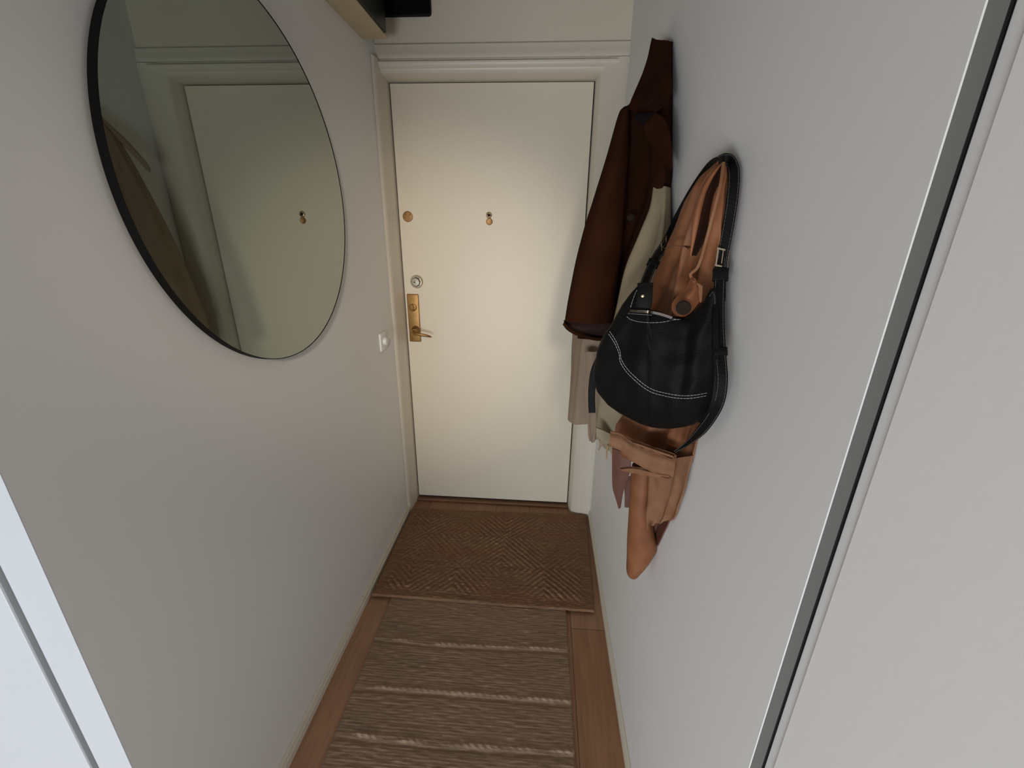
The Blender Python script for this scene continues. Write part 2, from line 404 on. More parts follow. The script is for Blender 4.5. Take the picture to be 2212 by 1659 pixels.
# brass plate, thumb turn, lever
pl = MB().box(-.6690, D-.009, .9500, -.6105, D, 1.1905).build('lock_plate', m_brass, dr, bevel=.004, seg=3, smooth=True); tag(pl, 'long brass backplate')
tt = MB().lathe((-.640, D-.009, 1.125), (0, -1, 0), [(0, .0185), (.004, .0180), (.0065, .015), (.007, .012)], 36).build('thumb_turn', m_brass, pl, smooth=True)
MB().tube([(-.640, D-.015, 1.136), (-.637, D-.024, 1.136), (-.634, D-.027, 1.126), (-.636, D-.024, 1.115), (-.640, D-.015, 1.114)], .0042, 10).build('turn_grip', m_brass, pl, smooth=True)
MB().lathe((-.633, D-.009, 1.012), (0, -1, 0), [(0, .021), (.004, .021), (.008, .017), (.014, .0125), (.03, .011)], 36).build('handle_rose', m_brass, pl, smooth=True)
MB().tube([(-.633, D-.030, 1.012), (-.634, D-.045, 1.010), (-.628, D-.056, 1.006), (-.610, D-.060, 1.003), (-.585, D-.058, .999), (-.566, D-.054, .995), (-.553, D-.048, .990), (-.546, D-.043, .987)],
          [.0095, .0085, .0075, .0072, .0068, .0062, .005, .002], 14).build('lever', m_brass, pl, smooth=True)

# white light switch on the left wall by the door
sw = thing('light_switch', (-A, 1.84, 1.02), 'small white rotary switch on the left wall beside the door frame', 'switch')
MB().box(-A, 1.800, .980, -A+.010, 1.880, 1.060).build('switch_plate', m_white, sw, bevel=.004, seg=3, smooth=True)
MB().lathe((-A+.010, 1.84, 1.02), (1, 0, 0), [(0, .019), (.010, .018), (.0135, .015), (.0145, .001)], 28).build('switch_knob', m_white, sw, smooth=True)

# long cabinet high on the left wall, above the mirror, and the black box over the door
hc = thing('wall_cabinet', (-A, 1.5, 2.165), 'long cabinet high on the left wall with cream underside and dark side', 'cabinet')
MB().box(-A, .95, 2.163, -.612, 1.925, 2.18).build('bottom_board', m_cream, hc, bevel=.003)
MB().box(-.616, .95, 2.168, -.603, 1.885, 2.46).build('side_panel', m_smoke, hc, bevel=.0015)
MB().box(-A, .952, 2.18, -.616, 1.88, 2.455).build('cabinet_body', m_smoke, hc)
bb = MB()
prof = [(-.66, 2.42)]
for k in range(9):
    a = -pi/2+k*(pi/2)/8; 
    prof.append((-.4725-.012+.012*cos(a), 2.279+.012+.012*sin(a)))
prof = [(-.66, 2.279)]+prof[1:]+[(-.4725, 2.41), (-.66, 2.41)]
tag(bb.prism(prof, 2.035, YB, lambda a, b, t: (a, t, b)).build('meter_box', m_black, None), 'black rounded box mounted on the wall above the door', 'box')

# ------------------------------------------------------------------ casings at the corridor mouth
struct('trim_5', MB().box(-.7745, YE, 0, -A, YE+.0012, CEIL), m_panel)
d2 = struct('door_2', MB().box(-1.62, YE-.004, .005, -.7865, YE+.016, 2.1), m_panel, bevel=.003)
# the room door standing open against the right-hand side, rebated edge towards the casing
d3 = struct('door_3', MB().box(.3215, -.50, .008, .360, .3845, 2.1).box(.3255, .3845, .008, .345, .4030, 2.1), m_leaf, bevel=.0012)
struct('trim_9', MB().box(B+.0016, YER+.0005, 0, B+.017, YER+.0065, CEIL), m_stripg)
struct('gap_shade', MB().box(B+.017, YER+.004, 0, B+.35, YER+.066, CEIL), m_gap)  # near-black block, painted shade of the empty gap beside the open leaf

# ------------------------------------------------------------------ mirror
MC = Vector((-.6868, 1.1309, 1.5856)); MR = .4237
mn = Vector((1.0, .0128, .0046)).normalized()
me1 = Vector((0, 0, 1)).cross(mn).normalized(); me2 = mn.cross(me1)
mir = thing('round_mirror', (-A, 1.148, 1.586), 'large round mirror with thin black rim hung on the left wall', 'mirror')
def mdisc(name, m, prof, par):
    mb = MB(); seg = 160
    for t, r in prof:
        for k in range(seg):
            a = 2*pi*k/seg; mb.v.append(tuple(MC+mn*t+(me1*cos(a)+me2*sin(a))*r*(1-.011*sin(2*a))))
    for i in range(len(prof)-1):
        for k in range(seg): mb.f.append((i*seg+k, i*seg+(k+1) % seg, (i+1)*seg+(k+1) % seg, (i+1)*seg+k))
    mb.f.append(tuple(range(seg))[::-1]); mb.f.append(tuple((len(prof)-1)*seg+k for k in range(seg)))
    return mb.build(name, m, par)
mdisc('mirror_frame', m_black, [(-.0150, MR-.004), (-.0150, MR), (.0012, MR), (.0012, MR-.0012), (-.001, MR-.0014)], mir)
mdisc('mirror_glass', m_mirror, [(-.0035, MR-.0018), (0, MR-.0018)], mir)

# ------------------------------------------------------------------ rugs
def rug_mesh(name, quad, nx, ny, hfun, m, par=None, yarn=None):
    """quad = near-left, near-right, far-right, far-left corners on the floor"""
    mb = MB(); ya = []
    for j in range(ny+1):
        for i in range(nx+1):
            u, v = i/nx, j/ny
            x = (quad[0][0]*(1-u)+quad[1][0]*u)*(1-v)+(quad[3][0]*(1-u)+quad[2][0]*u)*v
            y = (quad[0][1]*(1-u)+quad[1][1]*u)*(1-v)+(quad[3][1]*(1-u)+quad[2][1]*u)*v
            ex = .0035*noise.noise(Vector((x*3, y*40, 3))) if i in (0, nx) else 0
            ey = .0035*noise.noise(Vector((x*45, y*3, 9))) if j in (0, ny) else 0
            mb.v.append((x+ex, y+ey, hfun(x, y, u, v))); ya.append(yarn(x, y, u, v))
    W = nx+1; K = len(mb.v)
    for j in range(ny):
        for i in range(nx): a = j*W+i; mb.f.append((a, a+1, a+W+1, a+W))
    ring = [i for i in range(nx+1)]+[j*W+nx for j in range(1, ny+1)]+[ny*W+i for i in range(nx-1, -1, -1)]+[j*W for j in range(ny-1, 0, -1)]
    for r in ring: x, y, z = mb.v[r]; mb.v.append((x, y, BASE))
    n = len(ring)
    for k in range(n): mb.f.append((ring[k], K+k, K+(k+1) % n, ring[(k+1) % n]))
    mb.f.append(tuple(K+k for k in range(n)))
    me = bpy.data.meshes.new(name); me.from_pydata(mb.v, [], mb.f)
    at_ = me.attributes.new('pale_yarn', 'FLOAT', 'POINT')
    for i_, y_ in enumerate(ya): at_.data[i_].value = max(0.0, min(1.0, y_))
    return link(name, me, m, par, True)
def edge(u, v, W, L, r=.008):
    d = min(u*W, (1-u)*W, v*L, (1-v)*L)
    return sqrt(max(0, 1-(1-min(d/r, 1))**2))
def mat_ridge(x, y, u, v):
    p = (x+.35)+(y-1.80); q = (x+.35)-(y-1.80); S = .4
    pp = abs((p/S+.5) % 1-.5)*S; qq = abs((q/S+.5) % 1-.5)*S
    d = max(pp, qq)+noise.noise(Vector((x*9, y*9, 1)))*.005
    fade = max(0, min(1, .62+.9*noise.noise(Vector((x*4+5, y*4, 0)))))
    bord = min(1, max(0, (min(u*.96, (1-u)*.96, v*.62, (1-v)*.62)-.03)/.03))
    return (.5+.5*cos(2*pi*d/.031))*fade*bord
def h_mat(x, y, u, v):
    kn = noise.noise(Vector((x*60, y*130, 0)))
    return BASE+(.0085+.0062*mat_ridge(x, y, u, v)+.0018*kn+.0012*sin(y*2*pi/.0075))*edge(u, v, .96, .62, .0035)
def yarn_mat(x, y, u, v):
    k = noise.noise(Vector((x*45, y*120, 7)))
    side = 1-max(0, min(1, (x-.02)/.22))
    return max(0, .9*k-.05)*(.35+.9*mat_ridge(x, y, u, v))*(.35+.65*side)
def yarn_run(x, y, u, v):
    k = noise.noise(Vector((x*30, y*150, 3))); r = 0
    for n_, ry in enumerate(RID):
        yy = y-(ry+.018*noise.noise(Vector((x*1.5, n_*7.3, 0))))
        if abs(yy) < .03:
            st = max(0, min(1, .60+1.7*noise.noise(Vector((x*11, n_*3.1+1, 4)))+1.2*(x+.25)))
            r += math.exp(-(yy/.0065)**2)*(.35+.65*(.5+.5*sin(2*pi*(x/.024)+yy*260)))*st*.65
    return r+max(0, .55*k-.08)
BASE = .0105
mq = [(-.688, 1.392), (.262, 1.384), (.283, 2.028), (-.688, 2.003)]
tag(rug_mesh('doormat', mq, 300, 220, h_mat, m_mat, None, yarn_mat), 'brown jute doormat with raised diamond pattern in front of the door', 'doormat')
RID = [1.205, 1.013, .869, .70, .52, .35, .17, -.02]
def h_run(x, y, u, v):
    h = .0085+.0004*sin(y*2*pi/.009+.6*noise.noise(Vector((x*14, y*8, 2))))+.0012*noise.noise(Vector((x*25, y*110, 0)))
    for k, ry in enumerate(RID):
        yy = y-(ry+.018*noise.noise(Vector((x*1.5, k*7.3, 0))))
        if abs(yy) < .035:
            pl = .5+.5*sin(2*pi*(x/.024)+yy*260)
            st = max(0, min(1, .60+1.7*noise.noise(Vector((x*11, k*3.1+1, 4)))+1.2*(x+.25)))
            h += .0042*math.exp(-(yy/.0060)**2)*(.35+.65*pl)*st - .0022*math.exp(-((yy+.016)/.006)**2)
    return .0005+max(h, .003)*edge(u, v, .75, 2.4, .006)
BASE = .0005
rq = [(-.598, -.9), (.152, -.9), (.146, 1.48), (-.604, 1.48)]
tag(rug_mesh('runner_rug', rq, 230, 900, lambda x, y, u, v: min(h_run(x, y, u, v), .0100) if y > 1.37 else h_run(x, y, u, v), m_run, None, yarn_run), 'light brown woven jute runner with braided rows along the corridor', 'rug')

# ------------------------------------------------------------------ hooks and garments on the right wall
def hook(y, z, label, k=1.0):
    t = thing('coat_hook', (B, y, z), label, 'hook', None)
    MB().lathe((B, y, z), (-1, 0, 0), [(0, .014), (.003, .014), (.005, .011)], 24).build('hook_plate', m_blackmetal, t, smooth=True)
    MB().tube([(B-.004, y, z), (B-.004-.026*k, y, z-.002), (B-.004-.034*k, y, z+.001), (B-.004-.038*k, y, z+.006)], [.0055, .005, .005, .0075], 12).build('peg', m_blackmetal, t, smooth=True)
hook(1.755, 1.903, 'small black wall hook holding up the taupe grey coat near the door', .68)
hook(1.385, 1.925, 'small black wall hook under the dark brown coat')
hook(1.215, 1.575, 'small black wall hook under the cream coat')
hook(.845, 1.585, 'small black wall hook holding the tan leather coat and black bag', .4)

def fold(fr, amp, seed=0, tilt=.6, pw=1, nz=.5, env=None):
    def f(u, v):
        a = amp*(.35+.65*v) if env is None else amp*env(u, v)
        s = sin(2*pi*(fr*u+tilt*.3*v)+seed)+.6*sin(2*pi*(fr*1.9*u-tilt*.4*v)+seed*2.1)
        return a*(s*.6+nz*2*noise.noise(Vector((u*6+seed, v*4, seed))))
    return f

# --- taupe coat at the far end
def tp(x, y, z): return Vector((x, y, z))
gc = thing('wool_coat', (B, 1.72, .75), 'taupe grey long coat hanging behind the dark brown coat', 'coat')
rows = [
 [tp(B-.004, 1.690, 1.885), tp(B-.018, 1.71, 1.895), tp(B-.026, 1.745, 1.900), tp(B-.022, 1.770, 1.895), tp(B-.004, 1.785, 1.885)],
 [tp(B-.004, 1.625, 1.80), tp(B-.040, 1.65, 1.80), tp(B-.055, 1.73, 1.80), tp(B-.050, 1.80, 1.80), tp(B-.004, 1.83, 1.80)],
 [tp(B-.004, 1.58, 1.62), tp(B-.065, 1.62, 1.62), tp(B-.088, 1.73, 1.62), tp(B-.085, 1.84, 1.62), tp(B-.004, 1.88, 1.62)],
 [tp(B-.004, 1.56, 1.40), tp(B-.095, 1.60, 1.40), tp(B-.125, 1.71, 1.40), tp(B-.12, 1.87, 1.40), tp(B-.004, 1.93, 1.40)],
 [tp(B-.005, 1.55, 1.10), tp(B-.10, 1.60, 1.09), at(1249, 735, 1.66), tp(B-.16, 1.88, 1.10), tp(B-.005, 1.95, 1.10)],
 [tp(B-.005, 1.57, .90), at(1290, 840, 1.60), at(1238, 830, 1.66), tp(B-.14, 1.88, .90), tp(B-.005, 1.95, .90)],
 [tp(B-.005, 1.57, .74), at(1288, 916, 1.62), at(1231, 912, 1.66), tp(B-.13, 1.87, .76), tp(B-.005, 1.94, .76)]]
sheet('coat_body', rows, m_grey, gc, 70, 80, disp=fold(5, .006, 1.3))
rows = [[at(1262, 760, 1.57), at(1275, 760, 1.55), at(1300, 760, 1.56)], [at(1264, 840, 1.58), at(1279, 840, 1.555), at(1300, 840, 1.57)],
        [at(1269, 917, 1.58), at(1283, 917, 1.555), at(1299, 917, 1.57)], [at(1273, 953, 1.58), at(1281, 956, 1.56), at(1292, 948, 1.57)]]
sheet('front_panel', rows, m_grey, gc, 30, 20, disp=fold(1.5, .004, 2))
# turned-out collar, seen in the mirror
sheet('collar', [[tp(B-.020, 1.735, 1.90), tp(B-.030, 1.75, 1.90), tp(B-.020, 1.77, 1.895)],
                 [tp(B-.045, 1.79, 1.82), tp(B-.058, 1.81, 1.82), tp(B-.045, 1.835, 1.82)],
                 [tp(B-.065, 1.845, 1.745), tp(B-.080, 1.865, 1.74), tp(B-.060, 1.89, 1.745)],
                 [tp(B-.070, 1.865, 1.715), tp(B-.078, 1.875, 1.71), tp(B-.065, 1.89, 1.715)]], m_grey, gc, 30, 20, th=.006)

# --- dark brown coat
bc = thing('wool_coat', (B, 1.35, 1.15), 'dark chocolate brown coat hanging highest on the right wall', 'coat')
rows = [
 [wl(1453, 90), at(1442, 88, 1.34), at(1422, 86, 1.36), at(1408, 84, 1.40), tp(B-.004, 1.46, 1.965)],
 [wl(1453, 150), at(1438, 150, 1.26), at(1415, 150, 1.30), at(1392, 148, 1.37), tp(B-.004, 1.50, 1.88)],
 [wl(1453, 240), at(1437, 240, 1.20), at(1402, 240, 1.25), at(1355, 238, 1.38), tp(B-.004, 1.50, 1.78)],
 [wl(1452, 330), at(1430, 330, 1.15), at(1385, 330, 1.25), at(1335, 330, 1.40), tp(B-.004, 1.50, 1.65)],
 [wl(1447, 410), at(1425, 410, 1.13), at(1375, 410, 1.26), at(1320, 410, 1.42), tp(B-.004, 1.50, 1.55)],
 [at(1400, 520, 1.27), at(1380, 520, 1.27), at(1345, 520, 1.32), at(1290, 520, 1.42), tp(B-.004, 1.50, 1.40)],
 [at(1385, 620, 1.28), at(1360, 620, 1.29), at(1318, 620, 1.34), at(1268, 620, 1.41), tp(B-.004, 1.50, 1.28)],
 [at(1362, 700, 1.29), at(1340, 712, 1.30), at(1296, 733, 1.36), at(1248, 729, 1.40), tp(B-.004, 1.50, 1.16)]]
sheet('coat_body', rows, m_brown, bc, 90, 90, disp=fold(3.2, .010, .8, env=lambda u, v: (.15+.85*v)*min(1, 6*u)))
# sleeve in front of the body
def ring(xl, xr, py, Y, ty):
    a = at(xl, py, Y); b = at(xr, py, Y); return ((a+b)/2, (b-a).length/2, ty)
sl = loft('sleeve', [ring(1346, 1361, 232, 1.33, .016), ring(1335, 1361, 250, 1.32, .030), ring(1309, 1357, 345, 1.30, .038), ring(1284, 1350, 425, 1.29, .042),
      ring(1263, 1346, 490, 1.29, .044), ring(1244, 1342, 558, 1.29, .046), ring(1229, 1334, 630, 1.29, .047), ring(1218, 1326, 692, 1.29, .046)], m_brown, bc, folds=.05, nf=4, seed=2.2)
# open sleeve end: dark lining of the far side, rolled rim
lo = [(1218, 700), (1228, 712), (1245, 722), (1270, 730), (1297, 734), (1325, 728), (1340, 720)]
sheet('lining', [[at(x, 694+(x-1218)*-.10, 1.335) for x, y in lo], [at(x, (y+694+(x-1218)*-.10)/2, 1.345) for x, y in lo], [at(x, y, 1.335) for x, y in lo]], m_brown2, sl, 14, 40, th=.004)
ribbon('hem', [at(x, y-1, 1.325) for x, y in lo], .010, m_brown, sl, th=.005, n=40)
# lapel with notch
sheet('lapel', [[at(1370, 244, 1.215), at(1392, 242, 1.185), at(1414, 242, 1.155)], [at(1386, 262, 1.20), at(1406, 265, 1.17), at(1436, 262, 1.125)],
                [at(1400, 300, 1.175), at(1420, 305, 1.14), at(1447, 305, 1.105)], [at(1430, 345, 1.125), at(1440, 350, 1.11), at(1449, 352, 1.095)],
                [at(1443, 364, 1.10), at(1446, 366, 1.095), at(1449, 367, 1.09)]], m_brown, bc, 40, 30, th=.004)
sheet('collar', [[at(1409, 84, 1.375), at(1432, 87, 1.33), at(1451, 90, 1.315)], [at(1393, 148, 1.335), at(1424, 150, 1.27), at(1449, 150, 1.235)],
                 [at(1372, 200, 1.28), at(1412, 205, 1.215), at(1449, 205, 1.185)], [at(1358, 236, 1.275), at(1386, 243, 1.215), at(1414, 241, 1.16)]], m_brown, bc, 40, 30, th=.004, disp=fold(1.3, .003, 1))
sheet('notch_shadow', [[at(1368, 246, 1.195), at(1390, 245, 1.165), at(1412, 243, 1.145)], [at(1372, 256, 1.19), at(1390, 258, 1.16), at(1404, 254, 1.15)],
                 [at(1382, 268, 1.185), at(1389, 272, 1.165), at(1394, 268, 1.16)]], mat('notch_shadow_dark', (.006, .004, .004, 1), .9, spec=.1), bc, 16, 20, th=.002)  # near-black sheet painting the shadowed gap under the collar
btn = MB().lathe(at(1362, 470, 1.235), (-.1, -1, .2), [(0, .009), (.003, .009), (.004, .006), (.0042, .001)], 20).build('button', m_horn, bc, smooth=True)

# --- cream coat
cc = thing('trench_coat', (B, 1.15, .95), 'pale cream cotton coat between the dark brown coat and the tan one', 'coat')
rows = [
 [wl(1449, 406, .006), at(1440, 403, 1.13), at(1424, 402, 1.14), at(1412, 403, 1.16), tp(B-.003, 1.22, 1.60)],
 [wl(1449, 450, .006), at(1438, 450, 1.09), at(1422, 450, 1.10), at(1404, 450, 1.13), tp(B-.003, 1.22, 1.55)],
 [wl(1449, 510, .012), at(1432, 510, 1.05), at(1408, 510, 1.08), at(1382, 508, 1.12), tp(B-.003, 1.22, 1.48)],
 [at(1448, 580, 1.04), at(1415, 580, 1.04), at(1385, 580, 1.08), at(1354, 582, 1.13), tp(B-.003, 1.22, 1.38)],
 [at(1440, 670, 1.03), at(1405, 670, 1.03), at(1370, 670, 1.08), at(1334, 672, 1.14), tp(B-.003, 1.22, 1.28)],
 [at(1430, 760, 1.02), at(1390, 760, 1.04), at(1350, 760, 1.09), at(1312, 760, 1.15), tp(B-.003, 1.22, 1.16)],
 [at(1420, 860, 1.02), at(1375, 860, 1.04), at(1335, 860, 1.09), at(1297, 860, 1.15), tp(B-.003, 1.22, 1.02)],
 [at(1400, 925, 1.02), at(1365, 930, 1.04), at(1325, 935, 1.09), at(1291, 922, 1.15), tp(B-.003, 1.22, .96)],
 [at(1380, 962, 1.03), at(1350, 966, 1.05), at(1320, 975, 1.09), at(1300, 950, 1.14), tp(B-.003, 1.22, .93)]]
sheet('coat_body', rows, m_cloth, cc, 90, 80, disp=fold(2.6, .006, 2.4, env=lambda u, v: (.2+.8*v)*min(1, 8*u)))
sheet('belt_loop', [[at(1288, 924, 1.075), at(1303, 930, 1.07), at(1319, 938, 1.075)], [at(1288, 934, 1.075), at(1301, 943, 1.07), at(1317, 953, 1.075)], [at(1288, 943, 1.08), at(1300, 953, 1.075), at(1314, 965, 1.08)]], m_cloth, cc, 12, 16, th=.005)
sheet('hem_corner', [[at(1308, 955, 1.085), at(1326, 962, 1.08)], [at(1313, 966, 1.085), at(1326, 972, 1.08)], [at(1320, 980, 1.085), at(1325, 982, 1.08)]], m_cloth, cc, 10, 8, th=.004)
MB().tube([at(1313, 962, 1.07), at(1311, 972, 1.07), at(1310, 991, 1.07)], .0016, 6).build('loose_thread', m_copper, cc)
sheet('thread_tab', [[at(1296, 950, 1.10), at(1306, 958, 1.10)], [at(1295, 962, 1.10), at(1300, 964, 1.10)], [at(1292.5, 973, 1.10), at(1294.5, 973, 1.10)]], m_grey, cc, 8, 4, th=.003)

# --- tan leather trench
tc_ = thing('trench_coat', (B, .88, .70), 'tan leather trench coat hanging nearest, under the black shoulder bag', 'coat')
rows = [
 [wl(1572, 350, .008), at(1570, 346, .79), at(1562, 345, .80), at(1554, 348, .81), at(1548, 353, .83), tp(B-.003, .90, 1.60)],
 [wl(1573, 385, .010), at(1567, 382, .765), at(1550, 378, .79), at(1530, 376, .82), at(1518, 377, .86), tp(B-.003, .95, 1.58)],
 [wl(1572, 430, .012), at(1562, 425, .755), at(1540, 420, .79), at(1510, 415, .83), at(1489, 416, .88), tp(B-.003, .985, 1.54)],
 [wl(1569, 490, .012), at(1556, 488, .745), at(1525, 485, .79), at(1490, 482, .84), at(1462, 480, .90), tp(B-.003, .985, 1.49)],
 [wl(1563, 550, .014), at(1548, 550, .745), at(1512, 550, .80), at(1470, 550, .85), at(1433, 550, .92), tp(B-.003, .985, 1.43)],
 [wl(1558, 610, .014), at(1540, 610, .75), at(1500, 610, .81), at(1452, 610, .86), at(1408, 612, .93), tp(B-.003, .985, 1.37)],
 [wl(1552, 690, .014), at(1530, 690, .77), at(1490, 690, .83), at(1440, 690, .88), at(1390, 690, .94), tp(B-.003, .985, 1.28)],
 [wl(1545, 780, .010), at(1520, 780, .79), at(1475, 780, .84), at(1425, 780, .89), at(1372, 780, .95), tp(B-.003, .985, 1.18)],
 [wl(1530, 880, .008), at(1500, 880, .80), at(1455, 880, .85), at(1405, 880, .90), at(1350, 880, .95), tp(B-.003, .985, 1.06)],
 [wl(1507, 930, .006), at(1482, 935, .81), at(1440, 940, .85), at(1385, 940, .90), at(1330, 928, .95), tp(B-.003, .985, 1.00)],
 [wl(1492, 1000, .006), at(1466, 1005, .82), at(1425, 1005, .86), at(1385, 1000, .90), at(1345, 990, .95), tp(B-.003, .985, .93)]]
def tan_fold(u, v):
    k = max(.25, 1-1.1*max(0, v-.38))
    # deep central crease falling away from the hook, ridge beside it
    cu = .36+.10*v
    g = lambda c, w_: math.exp(-((u-c)/w_)**2)
    e = min(1, v*5)*min(1, 5*(1-v)+.2)
    return k*e*(-.030*g(cu, .07)+.020*g(cu+.10, .045)+.014*g(cu-.10, .04)-.007*g(cu+.24, .04))+.0022*noise.noise(Vector((u*14, v*9, 2)))*2
sheet('coat_body', rows, m_tan, tc_, 130, 130, th=.003, disp=tan_fold)
# piped front edge running down to the tab
ep = [at(1563, 352, .765), at(1556, 400, .735), at(1541, 460, .735), at(1528, 510, .735), at(1514, 560, .735), at(1505, 580, .735), at(1492, 592, .735), at(1496, 602, .735), at(1513, 616, .735)]
ribbon('front_edge', ep, .005, m_suede, tc_, th=.004, n=60)
# inner shadow of the crease as a near-black sheet, rolled edge on its left
op = [((1561, 353), (1565, 353)), ((1538, 383), (1557, 383)), ((1521, 416), (1550, 418)), ((1511, 452), (1540, 455)), ((1504, 488), (1530, 490)), ((1499, 520), (1518, 522)), ((1494, 552), (1502, 552))]
sheet('crease_shade', [[at(a[0], a[1], .785), at((a[0]+b[0])/2, (a[1]+b[1])/2, .778), at(b[0], b[1], .760)] for a, b in op], mat('crease_shade_dark', (.030, .010, .005, 1), .8, spec=.15), tc_, 60, 20, th=.002)
mb = MB(); q_ = [cr([at(a[0]-2, a[1], .775) for a, b in op], i/40) for i in range(41)]
mb.tube(q_, [.0012+.0042*sin(pi*min(1, i/40)) for i in range(41)], 12); mb.build('rolled_edge', m_tan, tc_, smooth=True)
# stitched yoke seam
ribbon('yoke_seam', [at(1437, 536, .875), at(1455, 531, .835), at(1478, 533, .815), at(1490, 540, .80)], .0012, m_tandark, tc_, th=.006, n=20)
# buttoned tab
tabr = [[at(1492, 598, .735), at(1502, 602, .725), at(1514, 618, .73)], [at(1482, 622, .73), at(1502, 624, .715), at(1518, 628, .73)],
        [at(1462, 640, .735), at(1485, 645, .71), at(1514, 645, .725)], [at(1452, 656, .735), at(1478, 662, .708), at(1505, 660, .725)], [at(1452, 672, .74), at(1472, 678, .71), at(1492, 676, .73)],
        [at(1460, 682, .745), at(1470, 684, .72), at(1480, 684, .735)]]
tb = sheet('cuff_tab', tabr, m_tan, tc_, 30, 24, th=.003)
MB().lathe(at(1476, 665, .703), (-.15, -1, .25), [(0, .0115), (.003, .0115), (.0045, .009), (.0035, .005), (.0035, .001)], 26).build('button', m_horn, tb, smooth=True)
sheet('tab_lining', [[at(1496, 605, .722), at(1518, 618, .722)], [at(1507, 625, .720), at(1517, 630, .720)], [at(1510, 640, .720), at(1516, 648, .720)], [at(1511, 652, .722), at(1514, 654, .722)]], m_suede, tc_, 14, 8, th=.002)

# skirt below the bag
sheet('skirt_panel', [
 [at(1398, 990, .86), at(1425, 998, .83), at(1460, 990, .80), wl(1492, 985, .01)],
 [at(1403, 1035, .85), at(1425, 1040, .825), at(1455, 1040, .80), wl(1480, 1040, .01)],
 [at(1400, 1080, .85), at(1420, 1085, .83), at(1443, 1090, .82), wl(1463, 1090, .01)],
 [at(1397, 1112, .85), at(1412, 1118, .84), at(1430, 1122, .835), wl(1450, 1122, .01)],
 [at(1399, 1144, .86), at(1405, 1138, .855), at(1417, 1130, .85), at(1430, 1130, .85)]], m_suede, tc_, 50, 40, th=.004, disp=fold(1.6, .006, .4))
loft('sleeve', [ring(1366, 1412, 1010, .905, .03), ring(1362, 1410, 1040, .905, .032), ring(1360, 1409, 1080, .905, .034), ring(1357, 1410, 1120, .905, .036), ring(1355, 1413, 1150, .905, .036),
      ring(1354, 1419, 1176, .905, .036), ring(1353, 1407, 1200, .905, .033), ring(1352.5, 1393, 1220, .905, .028), ring(1353, 1382, 1234, .905, .022), ring(1357, 1376, 1243, .905, .014), ring(1362, 1371, 1246, .905, .006)],
     m_tan, tc_, folds=.05, nf=3, seed=.6, steps=70)
sheet('back_panel', [[at(1440, 985, .87), at(1470, 985, .84), wl(1506, 930, .004)], [at(1430, 1060, .88), at(1455, 1060, .86), wl(1474, 1060, .004)],
                     [at(1415, 1120, .90), at(1435, 1120, .89), wl(1447, 1120, .004)], [at(1405, 1180, .93), at(1412, 1180, .925), wl(1420, 1178, .004)]], m_tandark, tc_, 40, 24, th=.003)
sheet('side_vent', [[at(1322, 968, .965), at(1340, 975, .95), at(1362, 985, .94)], [at(1322, 1010, .965), at(1340, 1015, .95), at(1362, 1015, .94)],
                    [at(1323, 1052, .965), at(1338, 1052, .955), at(1352, 1048, .95)], [at(1330, 1078, .965), at(1337, 1076, .96), at(1346, 1066, .955)], [at(1336, 1099, .965), at(1338, 1099, .965), at(1341, 1096, .965)]],
      m_tandark, tc_, 40, 24, th=.003)
sheet('rear_vent', [[at(1347, 1030, .985), at(1364, 1030, .98)], [at(1349, 1060, .985), at(1364, 1060, .98)], [at(1349, 1096, .985), at(1362, 1097, .98)]], m_tandark, tc_, 20, 10, th=.003)
# waist bands wrapped below the bag
def band(name, top, bot, Ya, Yb, m, th=.007, bul=.006):
    n = len(top); ys = [Ya+(Yb-Ya)*i/(n-1) for i in range(n)]
    rows = []
    for k, f in enumerate((0, .12, .5, .88, 1)):
        dy = (.006, 0, -bul, 0, .006)[k]
        rows.append([at(top[i][0]*(1-f)+bot[i][0]*f, top[i][1]*(1-f)+bot[i][1]*f, ys[i]+dy) for i in range(n)])
    return sheet(name, rows, m, tc_, 20, 60, th=th, disp=lambda u, v: .0015*noise.noise(Vector((u*9, v*2, 5)))+.001*sin(v*pi*6))
b1 = band('waist_belt', [(1319, 931), (1342, 936), (1365, 952), (1395, 962), (1430, 974), (1462, 982)], [(1316, 964), (1340, 974), (1352, 986), (1381, 1006), (1414, 1022), (1454, 1034)], .885, .80, m_suede)
b2 = band('belt_end', [(1340, 1012), (1360, 1008), (1385, 1010), (1415, 1018), (1446, 1024)], [(1341, 1018), (1360, 1021), (1385, 1026), (1415, 1031), (1447, 1035)], .885, .805, m_suede, bul=.003)
b3 = band('belt_keeper', [(1354, 950), (1380, 956), (1415, 968), (1455, 982)], [(1352, 959), (1380, 967), (1415, 979), (1455, 992)], .868, .785, m_suede, bul=.003)

